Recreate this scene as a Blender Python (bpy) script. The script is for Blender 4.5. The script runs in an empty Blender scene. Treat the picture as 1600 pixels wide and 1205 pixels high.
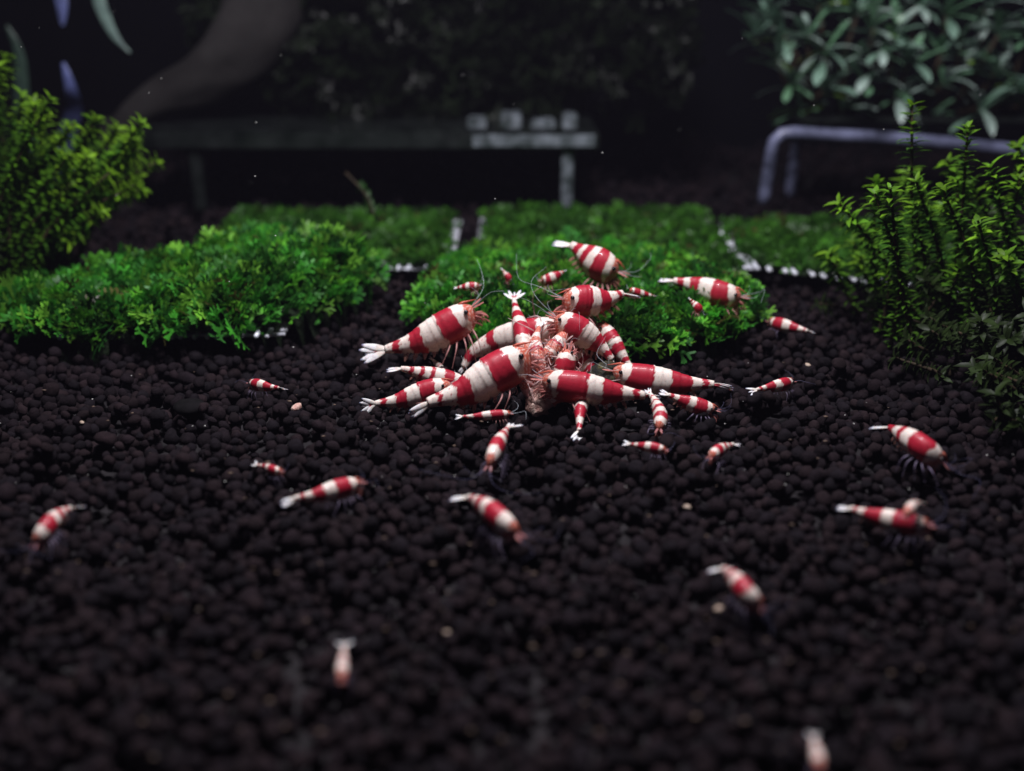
import bpy, math, random
import numpy as np
from mathutils import Vector, Matrix

random.seed(11)
rng = np.random.default_rng(11)
S = bpy.context.scene
S.unit_settings.system = 'METRIC'
S.unit_settings.scale_length = 0.01          # 1 unit = 1 cm
COL = S.collection

# ------------------------------------------------------------------ camera
CAM_H = 6.4
PITCH = math.radians(21.9)
FPX = 1600.0
cd = bpy.data.cameras.new("camera")
cam = bpy.data.objects.new("camera", cd)
COL.objects.link(cam)
cam.location = (0, 0, CAM_H)
cam.rotation_euler = (math.pi / 2 - PITCH, 0, 0)
cd.sensor_width = 36.0
cd.lens = 36.0
cd.clip_start = 0.2
cd.clip_end = 400
cd.dof.use_dof = True
cd.dof.focus_distance = 16.6
cd.dof.aperture_fstop = 0.036 / (2 * 0.155)
S.camera = cam

# ------------------------------------------------------------------ light
W = bpy.data.worlds.new("World")
S.world = W
W.use_nodes = True
bg = W.node_tree.nodes["Background"]
bg.inputs[0].default_value = (0.30, 0.32, 0.60, 1)
bg.inputs[1].default_value = 0.022

def area(name, loc, target, size, power, color, size_y=None, spread=math.pi):
    ld = bpy.data.lights.new(name, 'AREA')
    ld.shape = 'RECTANGLE'
    ld.size = size
    ld.size_y = size_y or size
    ld.energy = power
    ld.color = color
    ld.spread = spread
    o = bpy.data.objects.new(name, ld)
    o.location = loc
    o.rotation_euler = (Vector(target) - Vector(loc)).to_track_quat('-Z', 'Y').to_euler()
    COL.objects.link(o)
    return o
area("tank_lamp", (0.0, 14.8, 21), (0, 16.5, 0), 9.0, 5000, (0.97, 0.94, 1.0), 4.0)
area("tank_lamp", (-0.5, 12.5, 21), (0, 16.0, 0), 1.2, 2800, (0.97, 0.92, 1.0), 1.0)
area("tank_lamp", (-3.0, 21, 26), (-1, 20, 0), 6.0, 260, (0.86, 0.92, 1.0), 2.0)
S.view_settings.view_transform = 'Standard'
S.view_settings.look = 'None'
S.view_settings.exposure = 0
S.view_settings.gamma = 1

# ------------------------------------------------------------------ projection helpers (photo pixel -> place in the tank)
FWD = Vector((0, math.cos(PITCH), -math.sin(PITCH)))
UPV = Vector((0, math.sin(PITCH), math.cos(PITCH)))
CP = Vector((0, 0, CAM_H))
def ray(px, py):
    return Vector((1, 0, 0)) * ((px - 800) / FPX) + FWD - UPV * ((py - 602.5) / FPX)
def G(px, py, z=0.0):
    r = ray(px, py)
    return CP + r * ((z - CAM_H) / r.z)
def D(px, py, Y):
    r = ray(px, py)
    return CP + r * (Y / r.y)
def depth(p):
    return (Vector(p) - CP).dot(FWD)

# ------------------------------------------------------------------ materials
def nt(name):
    m = bpy.data.materials.new(name)
    m.use_nodes = True
    n = m.node_tree
    return m, n.nodes, n.links, n.nodes["Principled BSDF"]

def noise_node(N, L, scale, detail=4, rough=0.6, coord='Object'):
    tc = N.new("ShaderNodeTexCoord")
    t = N.new("ShaderNodeTexNoise")
    t.inputs["Scale"].default_value = scale
    t.inputs["Detail"].default_value = detail
    t.inputs["Roughness"].default_value = rough
    L.new(tc.outputs[coord], t.inputs["Vector"])
    return t

def ramp(N, L, src, stops):
    r = N.new("ShaderNodeValToRGB")
    e = r.color_ramp.elements
    e[0].position, e[0].color = stops[0][0], (*stops[0][1], 1)
    e[1].position, e[1].color = stops[-1][0], (*stops[-1][1], 1)
    for p, c in stops[1:-1]:
        x = e.new(p); x.color = (*c, 1)
    L.new(src, r.inputs[0])
    return r

def bump(N, L, B, src, strength, dist):
    b = N.new("ShaderNodeBump")
    b.inputs["Strength"].default_value = strength
    b.inputs["Distance"].default_value = dist
    L.new(src, b.inputs["Height"])
    L.new(b.outputs[0], B.inputs["Normal"])

def mat_noise(name, stops, scale, rough=0.6, bstr=0.3, bdist=0.02, bscale=None, spec=0.3, metallic=0):
    m, N, L, B = nt(name)
    t = noise_node(N, L, scale)
    r = ramp(N, L, t.outputs["Fac"], stops)
    L.new(r.outputs[0], B.inputs["Base Color"])
    t2 = noise_node(N, L, bscale or scale * 4)
    bump(N, L, B, t2.outputs["Fac"], bstr, bdist)
    B.inputs["Roughness"].default_value = rough
    B.inputs["Specular IOR Level"].default_value = spec
    B.inputs["Metallic"].default_value = metallic
    return m

M = {}
# soil granules: colour per granule comes from the "tint" attribute times a fine noise
m, N, L, B = nt("baked_soil")
at = N.new("ShaderNodeAttribute"); at.attribute_name = "tint"
t = noise_node(N, L, 9.0, 6, 0.7)
r = ramp(N, L, t.outputs["Fac"], [(0.3, (0.55, 0.55, 0.55)), (0.7, (1.35, 1.3, 1.3))])
mx = N.new("ShaderNodeMix"); mx.data_type = 'RGBA'; mx.blend_type = 'MULTIPLY'
mx.inputs[0].default_value = 1
L.new(at.outputs["Color"], mx.inputs[6]); L.new(r.outputs[0], mx.inputs[7])
L.new(mx.outputs[2], B.inputs["Base Color"])
t2 = noise_node(N, L, 16.0, 8, 0.75)
bump(N, L, B, t2.outputs["Fac"], 0.9, 0.035)
B.inputs["Roughness"].default_value = 0.82
B.inputs["Specular IOR Level"].default_value = 0.10
M['soil'] = m
M['ground'] = mat_noise("soil_bed", [(0.3, (0.006, 0.005, 0.006)), (0.7, (0.016, 0.013, 0.015))], 4, 0.9)

def leafmat(name, rough=0.45, trans=0.35, spec=0.35, nsc=3.0, coat=0.0):
    m, N, L, B = nt(name)
    at = N.new("ShaderNodeAttribute"); at.attribute_name = "tint"
    t = noise_node(N, L, nsc, 3)
    r = ramp(N, L, t.outputs["Fac"], [(0.3, (0.6, 0.6, 0.6)), (0.7, (1.3, 1.3, 1.2))])
    mx = N.new("ShaderNodeMix"); mx.data_type = 'RGBA'; mx.blend_type = 'MULTIPLY'
    mx.inputs[0].default_value = 1
    L.new(at.outputs["Color"], mx.inputs[6]); L.new(r.outputs[0], mx.inputs[7])
    L.new(mx.outputs[2], B.inputs["Base Color"])
    B.inputs["Roughness"].default_value = rough
    B.inputs["Specular IOR Level"].default_value = spec
    B.inputs["Coat Weight"].default_value = coat
    tr = N.new("ShaderNodeBsdfTranslucent")
    L.new(mx.outputs[2], tr.inputs["Color"])
    ms = N.new("ShaderNodeMixShader"); ms.inputs[0].default_value = trans
    L.new(B.outputs[0], ms.inputs[1]); L.new(tr.outputs[0], ms.inputs[2])
    L.new(ms.outputs[0], N["Material Output"].inputs[0])
    return m
M['moss'] = leafmat("liverwort_frond")
M['stemleaf'] = leafmat("stem_plant_leaf", 0.5, 0.4, 0.3)
M['buce'] = leafmat("broad_dark_leaf", 0.38, 0.12, 0.55, 5.0)
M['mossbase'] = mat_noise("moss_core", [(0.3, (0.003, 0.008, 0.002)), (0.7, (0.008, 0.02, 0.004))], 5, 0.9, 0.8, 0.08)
M['stem'] = mat_noise("brown_stem", [(0.3, (0.02, 0.016, 0.008)), (0.7, (0.05, 0.03, 0.015))], 6, 0.7)

# shrimp shell
m, N, L, B = nt("shrimp_shell")
at = N.new("ShaderNodeAttribute"); at.attribute_name = "tint"
t = noise_node(N, L, 18.0, 6, 0.75)
r = ramp(N, L, t.outputs["Fac"], [(0.32, (0.66, 0.60, 0.62)), (0.48, (0.97, 0.96, 0.96)), (0.7, (1.05, 1.05, 1.05))])
mx = N.new("ShaderNodeMix"); mx.data_type = 'RGBA'; mx.blend_type = 'MULTIPLY'
mx.inputs[0].default_value = 1
L.new(at.outputs["Color"], mx.inputs[6]); L.new(r.outputs[0], mx.inputs[7])
L.new(mx.outputs[2], B.inputs["Base Color"])
B.inputs["Subsurface Weight"].default_value = 0.22
B.inputs["Subsurface Radius"].default_value = (1.0, 0.45, 0.35)
B.inputs["Subsurface Scale"].default_value = 0.08
B.inputs["Roughness"].default_value = 0.52
B.inputs["Specular IOR Level"].default_value = 0.4
B.inputs["Coat Weight"].default_value = 0.18
B.inputs["Coat Roughness"].default_value = 0.06
t2 = noise_node(N, L, 22.0, 4, 0.6)
bump(N, L, B, t2.outputs["Fac"], 0.25, 0.012)
M['shell'] = m

def thinmat(name, color, alpha, rough=0.35):
    m, N, L, B = nt(name)
    t = noise_node(N, L, 12.0, 3)
    r = ramp(N, L, t.outputs["Fac"], [(0.35, tuple(c * 0.7 for c in color)), (0.65, tuple(min(1, c * 1.15) for c in color))])
    L.new(r.outputs[0], B.inputs["Base Color"])
    B.inputs["Roughness"].default_value = rough
    B.inputs["Alpha"].default_value = alpha
    return m
M['antennadark'] = thinmat("clear_blue_antenna", (0.20, 0.19, 0.34), 0.28)
M['limb'] = thinmat("clear_pink_limb", (0.70, 0.34, 0.32), 0.45)
M['limbdark'] = thinmat("clear_grey_limb", (0.34, 0.28, 0.42), 0.34)
M['mouth'] = thinmat("pink_mouthparts", (0.66, 0.24, 0.21), 0.6)
M['antenna'] = thinmat("clear_antenna", (0.60, 0.66, 0.72), 0.42)
M['swim'] = thinmat("clear_swimmeret", (0.62, 0.30, 0.24), 0.5)
m, N, L, B = nt("shrimp_eye")
t = noise_node(N, L, 30.0)
r = ramp(N, L, t.outputs["Fac"], [(0.3, (0.004, 0.004, 0.006)), (0.7, (0.02, 0.015, 0.02))])
L.new(r.outputs[0], B.inputs["Base Color"])
B.inputs["Roughness"].default_value = 0.15
M['eye'] = m
M['food'] = mat_noise("soaked_food", [(0.3, (0.50, 0.22, 0.18)), (0.5, (0.72, 0.48, 0.40)), (0.7, (0.82, 0.66, 0.56))], 5, 0.55, 0.9, 0.06)
M['foodfibre'] = thinmat("food_fibre", (0.90, 0.62, 0.60), 0.45)
M['wafer'] = mat_noise("dark_food", [(0.45, (0.012, 0.012, 0.010)), (0.62, (0.05, 0.045, 0.02)), (0.75, (0.35, 0.30, 0.10))], 7, 0.6, 0.9, 0.06)
M['wire'] = mat_noise("white_coated_wire", [(0.3, (0.50, 0.52, 0.60)), (0.7, (0.80, 0.82, 0.88))], 6, 0.35, 0.3, 0.02, spec=0.6)
M['steel'] = mat_noise("dull_steel_rod", [(0.35, (0.02, 0.023, 0.04)), (0.65, (0.22, 0.24, 0.38))], 0.9, 0.38, 0.2, 0.02, spec=0.6)
M['acryl'] = mat_noise("clear_stand_leg", [(0.35, (0.03, 0.04, 0.04)), (0.65, (0.22, 0.25, 0.28))], 2.6, 0.2, 0.2, 0.02, spec=0.8)
M['wood'] = mat_noise("driftwood", [(0.3, (0.008, 0.0065, 0.006)), (0.7, (0.030, 0.027, 0.026))], 0.5, 0.85, 0.35, 0.08, 2.5)
M['back'] = mat_noise("dark_back_pane", [(0.35, (0.0012, 0.0012, 0.002)), (0.7, (0.0025, 0.003, 0.005))], 0.12, 0.7, 0.02, 0.01, spec=0.05)
M['pale'] = mat_noise("pale_grain", [(0.3, (0.30, 0.20, 0.14)), (0.7, (0.62, 0.52, 0.42))], 8, 0.6)
M['blackstone'] = mat_noise("black_pebble", [(0.3, (0.004, 0.004, 0.004)), (0.7, (0.009, 0.008, 0.009))], 5, 0.9, spec=0.05)
M['speck'] = leafmat("pale_speck", 0.6, 0.1)
# glass shelf
m, N, L, B = nt("shelf_glass")
t = noise_node(N, L, 1.3, 4)
r = ramp(N, L, t.outputs["Fac"], [(0.35, (0.008, 0.012, 0.010)), (0.65, (0.035, 0.042, 0.040))])
L.new(r.outputs[0], B.inputs["Base Color"])
B.inputs["Roughness"].default_value = 0.12
B.inputs["Transmission Weight"].default_value = 0.45
B.inputs["IOR"].default_value = 1.3
M['glass'] = m

# ------------------------------------------------------------------ mesh helpers
def mesh_np(name, V, F, mat, tint=None, smooth=True):
    """V (n,3), F (m,3) or (m,4) arrays -> mesh"""
    V = np.asarray(V, dtype=np.float32); F = np.asarray(F, dtype=np.int32)
    k = F.shape[1]
    me = bpy.data.meshes.new(name)
    me.vertices.add(len(V)); me.vertices.foreach_set("co", V.ravel())
    me.loops.add(F.size); me.loops.foreach_set("vertex_index", F.ravel())
    me.polygons.add(len(F))
    me.polygons.foreach_set("loop_start", np.arange(len(F), dtype=np.int32) * k)
    me.polygons.foreach_set("loop_total", np.full(len(F), k, dtype=np.int32))
    me.polygons.foreach_set("use_smooth", np.full(len(F), smooth, dtype=bool))
    if tint is not None:
        c = np.ones((len(V), 4), dtype=np.float32); c[:, :3] = tint
        a = me.color_attributes.new("tint", 'FLOAT_COLOR', 'POINT')
        a.data.foreach_set("color", c.ravel())
    me.update(calc_edges=True)
    me.materials.append(mat)
    return me

def link(name, me, parent=None, loc=None, rot=None, kind=None, label=None, cat=None, group=None):
    o = bpy.data.objects.new(name, me)
    COL.objects.link(o)
    if parent: o.parent = parent
    if loc is not None: o.location = loc
    if rot is not None: o.rotation_euler = rot
    if kind: o["kind"] = kind
    if label: o["label"] = label
    if cat: o["category"] = cat
    if group: o["group"] = group
    return o

def thing(name, label, cat, loc, group=None):
    return link(name, None, None, loc, None, None, label, cat, group)

class Acc:
    """collects quad/tri geometry as tris"""
    def __init__(s): s.V = []; s.F = []; s.T = []; s.n = 0
    def add(s, V, F, tint=None):
        V = np.asarray(V, float); F = np.asarray(F, int)
        if F.shape[1] == 4:
            F = np.concatenate([F[:, [0, 1, 2]], F[:, [0, 2, 3]]])
        s.V.append(V); s.F.append(F + s.n)
        if tint is None: tint = (1, 1, 1)
        s.T.append(np.broadcast_to(np.asarray(tint, float), (len(V), 3)))
        s.n += len(V)
    def mesh(s, name, mat, off=(0, 0, 0), smooth=True):
        V = np.concatenate(s.V) - np.asarray(off, float)
        return mesh_np(name, V, np.concatenate(s.F), mat, np.concatenate(s.T), smooth)

def grid_faces(nr, ns, closed=True):
    F = []
    for i in range(nr - 1):
        for j in range(ns if closed else ns - 1):
            j2 = (j + 1) % ns
            F.append((i * ns + j, i * ns + j2, (i + 1) * ns + j2, (i + 1) * ns + j))
    return np.array(F)

def tube(pts, radii, ns=6):
    """tube with capped (pinched) ends along pts"""
    P = [Vector(p) for p in pts]
    n = len(P)
    V = []
    ref = None
    for i in range(n):
        t = (P[min(i + 1, n - 1)] - P[max(i - 1, 0)])
        if t.length < 1e-9: t = Vector((0, 0, 1))
        t.normalize()
        if ref is None:
            ref = Vector((0, 0, 1)) if abs(t.z) < 0.9 else Vector((1, 0, 0))
        a = (ref - t * ref.dot(t)).normalized()
        ref = a
        b = t.cross(a)
        for k in range(ns):
            an = 2 * math.pi * k / ns
            V.append(P[i] + (a * math.cos(an) + b * math.sin(an)) * radii[i])
    V = np.array([tuple(v) for v in V])
    F = grid_faces(n, ns)
    V = np.concatenate([V, [tuple(P[0]), tuple(P[-1])]])
    c0, c1 = len(V) - 2, len(V) - 1
    T = [(F_[0], F_[1], F_[2]) for F_ in F] + [(F_[0], F_[2], F_[3]) for F_ in F]
    T += [(c0, (k + 1) % ns, k) for k in range(ns)]
    b0 = (n - 1) * ns
    T += [(c1, b0 + k, b0 + (k + 1) % ns) for k in range(ns)]
    return V, np.array(T)

def catmull(P, n):
    P = [Vector(p) for p in P]
    Q = [P[0] * 2 - P[1]] + P + [P[-1] * 2 - P[-2]]
    dense = []
    for i in range(1, len(Q) - 2):
        p0, p1, p2, p3 = Q[i - 1:i + 3]
        for k in range(24):
            t = k / 24
            dense.append(0.5 * ((2 * p1) + (p2 - p0) * t + (2 * p0 - 5 * p1 + 4 * p2 - p3) * t * t + (3 * p1 - p0 - 3 * p2 + p3) * t ** 3))
    dense.append(P[-1])
    L_ = [0]
    for a, b in zip(dense, dense[1:]): L_.append(L_[-1] + (b - a).length)
    out = []
    j = 0
    for k in range(n):
        d = L_[-1] * k / (n - 1)
        while j < len(L_) - 2 and L_[j + 1] < d: j += 1
        f = (d - L_[j]) / max(1e-9, L_[j + 1] - L_[j])
        out.append(dense[j].lerp(dense[j + 1], min(1, max(0, f))))
    return out, L_[-1]

import bmesh
def ico(sub):
    bm = bmesh.new(); bmesh.ops.create_icosphere(bm, subdivisions=sub, radius=1)
    V = np.array([v.co[:] for v in bm.verts]); F = np.array([[v.index for v in f.verts] for f in bm.faces])
    bm.free(); return V, F
ICO = {1: ico(1), 2: ico(2), 3: ico(3)}

def lumpy(V, amp, freq, seed):
    r = np.random.default_rng(seed)
    d = np.zeros(len(V))
    for k in range(7):
        w = r.normal(size=3) * freq * (1 + 0.35 * k); p = r.uniform(0, 6.28)
        d += np.sin(V @ w + p) / (1 + 0.5 * k)
    return V * (1 + amp * d / 2.2)[:, None]

# ------------------------------------------------------------------ the setting
def sheet(name, x0, x1, y0, y1, z, mat, nx=2, ny=2):
    xs = np.linspace(x0, x1, nx); ys = np.linspace(y0, y1, ny)
    V = [(x, y, z) for y in ys for x in xs]
    F = [(j * nx + i, j * nx + i + 1, (j + 1) * nx + i + 1, (j + 1) * nx + i) for j in range(ny - 1) for i in range(nx - 1)]
    return link(name, mesh_np(name, V, F, mat, None, False), kind='structure')
sheet("ground", -45, 45, -2, 46, -0.50, M['ground'])
V = [(-45, 44, -1), (45, 44, -1), (45, 44, 40), (-45, 44, 40), (-45, 44.6, -1), (45, 44.6, -1), (45, 44.6, 40), (-45, 44.6, 40)]
F = [(0, 3, 2, 1), (4, 5, 6, 7), (0, 1, 5, 4), (3, 7, 6, 2), (0, 4, 7, 3), (1, 2, 6, 5)]
link("back_wall", mesh_np("back_wall", V, F, M['back'], None, False), kind='structure')

# soil granules, dropped one by one so that each settles in a hollow between earlier ones
def soil():
    cell = 0.26
    grid = {}
    out = []
    def contact(x, y, r):
        z = -0.44 + r
        ci, cj = int(x // cell), int(y // cell)
        for a in (-1, 0, 1):
            for b in (-1, 0, 1):
                for (X, Y, Z, R) in grid.get((ci + a, cj + b), ()):
                    d2 = (X - x) ** 2 + (Y - y) ** 2
                    rr = (R + r) * 0.93
                    if d2 < rr * rr:
                        zz = Z + math.sqrt(rr * rr - d2)
                        if zz > z: z = zz
        return z
    y = 5.6
    R_ = random.Random(5)
    bands = [(5.6, 24.0, 62.0), (24.0, 32.0, 24.0), (32, 43, 5.0)]
    for (ya, yb, dens) in bands:
        wa = lambda yy: yy * 0.54 + 1.6
        area_ = (wa(ya) + wa(yb)) * (yb - ya)
        n = int(area_ * dens)
        for _ in range(n):
            while True:
                yy = R_.uniform(ya, yb); xx = R_.uniform(-wa(yb), wa(yb))
                if abs(xx) < wa(yy): break
            r = R_.triangular(0.040, 0.120, 0.084)
            if ya >= 24: r *= 1.25 if ya < 32 else 1.9
            best = None
            for k in range(5):
                a = xx + R_.uniform(-.13, .13) * (k > 0); b = yy + R_.uniform(-.13, .13) * (k > 0)
                z = contact(a, b, r)
                if best is None or z < best[2]: best = (a, b, z)
            g = (best[0], best[1], best[2], r)
            grid.setdefault((int(g[0] // cell), int(g[1] // cell)), []).append(g)
            out.append(g)
    return out
GR = soil()
near = [g[2] + g[3] for g in GR if 10 < g[1] < 20]
TOP = float(np.percentile(near, 93))
acc = Acc()
variants = {lv: [lumpy(ICO[lv][0], 0.26, 2.0, 100 + k) for k in range(12)] for lv in (1, 2, 3)}
base_cols = np.array([(0.025, 0.0160, 0.0205), (0.020, 0.0135, 0.0180), (0.031, 0.0195, 0.0230), (0.016, 0.0120, 0.0165)])
for i, (x, y, z, r) in enumerate(GR):
    # hide nothing, only drop granules buried well below the surface
    if z + r - TOP < -0.32: continue
    lv = 2 if y < 19 else 1
    Vv = variants[lv][i % 12]
    ax = rng.normal(size=3); ax /= np.linalg.norm(ax)
    Rm = np.array(Matrix.Rotation(rng.uniform(0, 6.28), 3, Vector(ax)))
    sc = r * rng.uniform(0.82, 1.28, size=3)
    P = (Vv * sc) @ Rm.T + np.array((x, y, z - TOP))
    acc.add(P, ICO[lv][1], 0.50 * base_cols[rng.integers(4)] * rng.uniform(0.75, 1.3))
so = link("soil_granules", acc.mesh("soil_granules", M['soil']), kind='stuff',
          label="dark brown baked soil granules covering the tank floor", cat="gravel")

# ------------------------------------------------------------------ moss
def frond_template(seed, levels=3, width=0.15, flat=0.25):
    """forked flat ribbon in unit length, returned as V,F,t (t = 0 root .. 1 tip)"""
    r = random.Random(seed)
    V = []; F = []; T = []
    def seg(p, d, n, l, w, lev, t0):
        q = p + d * l
        s = d.cross(n).normalized()
        i = len(V)
        wt = w * 0.85
        V.extend([p - s * w / 2, p + s * w / 2, q + s * wt / 2, q - s * wt / 2])
        t1 = min(1, t0 + l)
        T.extend([t0, t0, t1, t1])
        F.extend([(i, i + 1, i + 2), (i, i + 2, i + 3)])
        if lev == 0:
            V.append(q + d * w * 0.55); T.append(1.0); F.append((i + 3, i + 2, i + 4)); return
        nb = 3 if r.random() < 0.25 else 2
        for k in range(nb):
            a = r.uniform(0.35, 0.8) * (1 if k == 0 else -1 if k == 1 else r.uniform(-.2, .2))
            d2 = (Matrix.Rotation(a, 3, n) @ d)
            d2 = (d2 + n * r.uniform(-flat, flat)).normalized()
            n2 = (n - d2 * n.dot(d2)).normalized()
            seg(q, d2, n2, l * r.uniform(0.65, 1.0), wt, lev - 1, t1)
    seg(Vector((0, 0, 0)), Vector((0, 0, 1)), Vector((0, 1, 0)), 0.3, width, levels, 0)
    return np.array([tuple(v) for v in V]), np.array(F), np.array(T)
FR = [frond_template(s) for s in range(14)]
FRS = [frond_template(50 + s, 2, 0.17) for s in range(8)]

def rot_to(d, spin):
    d = Vector(d).normalized()
    q = Vector((0, 0, 1)).rotation_difference(d)
    return np.array(q.to_matrix() @ Matrix.Rotation(spin, 3, 'Z'))

def sinnoise(x, y, f=1.0, s=0):
    return (math.sin(x * 1.7 * f + 1.3 * s) * math.cos(y * 2.1 * f + s) + 0.6 * math.sin(x * 3.9 * f - y * 2.7 * f + 2 * s) + 0.4 * math.cos(x * 6.1 * f + y * 5.3 * f + s)) / 2

def moss_on(acc, fn, inside, box, density, size, templates, cols, up=0.5, rnd=None, root_dark=0.38, sink=0.06):
    """scatter fronds over the height field fn(x,y) within inside(x,y)"""
    r = rnd or random.Random(3)
    x0, x1, y0, y1 = box
    n = int((x1 - x0) * (y1 - y0) * density)
    for _ in range(n):
        x = r.uniform(x0, x1); y = r.uniform(y0, y1)
        e = inside(x, y)
        if e <= 0: continue
        z = fn(x, y)
        h = 0.05
        nx = -(fn(x + h, y) - fn(x - h, y)) / (2 * h); ny = -(fn(x, y + h) - fn(x, y - h)) / (2 * h)
        nrm = Vector((nx, ny, 1)).normalized()
        d = (nrm + Vector((0, 0, up)) + Vector((r.gauss(0, .75), r.gauss(0, .75), r.gauss(0, .35)))).normalized()
        Vt, Ft, Tt = templates[r.randrange(len(templates))]
        s = size * r.uniform(0.6, 1.25)
        P = (Vt * s) @ rot_to(d, r.uniform(0, 6.28)).T + np.array((x, y, z)) - np.array(tuple(nrm)) * (sink + r.uniform(0, .18))
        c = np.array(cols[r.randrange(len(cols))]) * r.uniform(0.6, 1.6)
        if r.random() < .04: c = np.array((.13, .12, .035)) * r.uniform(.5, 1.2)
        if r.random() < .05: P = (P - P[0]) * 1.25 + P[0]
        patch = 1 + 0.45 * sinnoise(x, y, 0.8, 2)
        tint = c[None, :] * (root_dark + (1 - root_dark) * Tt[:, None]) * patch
        acc.add(P, Ft, tint)

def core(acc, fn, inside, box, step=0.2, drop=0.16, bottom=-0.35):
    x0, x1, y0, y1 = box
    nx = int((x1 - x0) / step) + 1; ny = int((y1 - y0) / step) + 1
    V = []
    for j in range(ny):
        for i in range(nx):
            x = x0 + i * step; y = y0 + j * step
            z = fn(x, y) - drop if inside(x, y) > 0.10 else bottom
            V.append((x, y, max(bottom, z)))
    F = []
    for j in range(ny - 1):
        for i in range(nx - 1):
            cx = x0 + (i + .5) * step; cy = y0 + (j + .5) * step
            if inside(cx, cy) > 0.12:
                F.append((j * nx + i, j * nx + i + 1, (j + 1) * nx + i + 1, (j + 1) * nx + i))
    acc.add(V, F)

GREENS = [(0.060, 0.33, 0.030), (0.045, 0.24, 0.026), (0.11, 0.40, 0.030), (0.030, 0.15, 0.024), (0.14, 0.36, 0.035), (0.05, 0.20, 0.03)]
GDARK = [(0.06, 0.20, 0.022), (0.075, 0.25, 0.022), (0.045, 0.16, 0.02)]

def moss_thing(name, label, cx, cy, fn, inside, box, dens, size, tmpl, cols, up, seed, group):
    root = thing(name, label, "aquarium moss", (cx, cy, 0), group)
    a = Acc(); core(a, fn, inside, box)
    link("moss_core", mesh_np("moss_core", np.concatenate(a.V) - np.array((cx, cy, 0)), np.concatenate(a.F), M['mossbase']), root)
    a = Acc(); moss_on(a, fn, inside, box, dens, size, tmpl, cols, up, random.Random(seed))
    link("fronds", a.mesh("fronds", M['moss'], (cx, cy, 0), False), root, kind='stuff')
    return root

# left mound: outline as an uneven ellipse
LC = (-6.65, 20.0)
def l_in(x, y):
    u = (x - LC[0]) / 3.6; v = (y - LC[1]) / 2.45
    v2 = (v - 0.20 * u) / (1 + 0.38 * min(0, u + .2))
    a = math.atan2(v2, u)
    return 1 - (abs(u) ** 2.4 + abs(v2) ** 2.4) + 0.10 * math.sin(5 * a + 1) + 0.07 * math.sin(9 * a) + 0.06 * math.sin(17 * a + 2)
def l_fn(x, y):
    e = max(0, l_in(x, y))
    u = (x - LC[0]) / 3.6
    return 0.26 + max(.06, 0.45 + 0.44 * u) * min(1, e * 1.6) ** 0.55 + 0.24 * sinnoise(x, y, 1.0, 1) * min(1, e * 3)
moss_thing("moss_mound", "large bright green forked moss mound on the left, in front of the left bush",
           -6.0, 20.0, l_fn, l_in, (-11, -1.4, 16.8, 23.4), 100, 0.55, FR, GREENS, 0.3, 21, "mounds of forked moss")
# centre mound
CC = (1.45, 20.2)
def c_in(x, y):
    u = (x - CC[0]) / 3.3; v = (y - CC[1]) / 3.1
    a = math.atan2(v, u)
    return 1 - (abs(u) ** 2.6 + abs(v) ** 2.6) + 0.09 * math.sin(5 * a + 2.2) + 0.07 * math.sin(8 * a + 1) + 0.06 * math.sin(15 * a)
def c_fn(x, y):
    e = max(0, c_in(x, y))
    v = (y - CC[1]) / 3.3
    return 0.18 + (0.36 - 0.18 * v) * min(1, e * 1.7) ** 0.55 + 0.18 * sinnoise(x, y, 1.1, 4) * min(1, e * 3)
moss_thing("moss_mound", "green forked moss mound in the middle behind the heap of feeding shrimps",
           CC[0], CC[1], c_fn, c_in, (-3.0, 5.6, 16.6, 24.2), 105, 0.49, FR, GREENS, 0.3, 22, "mounds of forked moss")

# wire mesh tiles, laid at the back with short moss growing on them
wire_cache = {}
def wire_mesh(length, rad):
    k = (round(length, 2), rad)
    if k not in wire_cache:
        n = 9
        pts = [(-length / 2 + length * i / (n - 1), 0, 0.012 * math.sin(i * 2.6)) for i in range(n)]
        V, F = tube(pts, [rad] * n, 8)
        wire_cache[k] = mesh_np("wire", V, F, M['wire'])
    return wire_cache[k]

def tile(label, cx, cy, w, d, rz, z, moss=True, seed=1, n=18, tilt=0.0, mlabel=None, rad=0.036, skew=0.0):
    root = thing("mesh_tile", label, "mesh tile", (cx, cy, z), "wire mesh tiles lying on the soil")
    root.rotation_euler = (tilt, 0, rz)
    for i in range(n):
        ext = skew * (w - .4) * i / (n - 1)
        link("wire", wire_mesh(d + .06 + ext, rad * 1.2), root, (-w / 2 + .2 + (w - .4) * i / (n - 1), -ext / 2, rad * 1.9), (0, 0, math.pi / 2 + .02 * math.sin(i * 3.7)))
        link("wire", wire_mesh(w + .16, rad), root, (0, -d / 2 + .3 + (d - .6) * i / (n - 1), 0), (0, 0, 0))
    if moss:
        mr = thing("moss_mat", mlabel, "aquarium moss", (cx, cy, z), "flat moss mats on the mesh tiles")
        mr.rotation_euler = (tilt, 0, rz)
        def fn(x, y): return 0.20 + 0.05 * sinnoise(x, y, 1.3, seed)
        def ins(x, y):
            return min(w / 2 - 0.10 - abs(x), d / 2 - 0.15 - y, y + d / 2 - 0.20 + skew * (x + w / 2)) + 0.07 * sinnoise(x * 2, y * 2, 1, seed)
        a = Acc(); core(a, fn, ins, (-w / 2, w / 2, -d / 2 - skew * w, d / 2), 0.12, 0.05, 0.0)
        link("moss_core", mesh_np("moss_core", np.concatenate(a.V), np.concatenate(a.F), M['mossbase']), mr)
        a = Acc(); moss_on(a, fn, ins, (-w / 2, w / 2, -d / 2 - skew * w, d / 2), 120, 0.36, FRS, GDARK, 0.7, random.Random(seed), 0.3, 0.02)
        link("fronds", a.mesh("fronds", M['moss'], (0, 0, 0), False), mr, kind='stuff')

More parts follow.
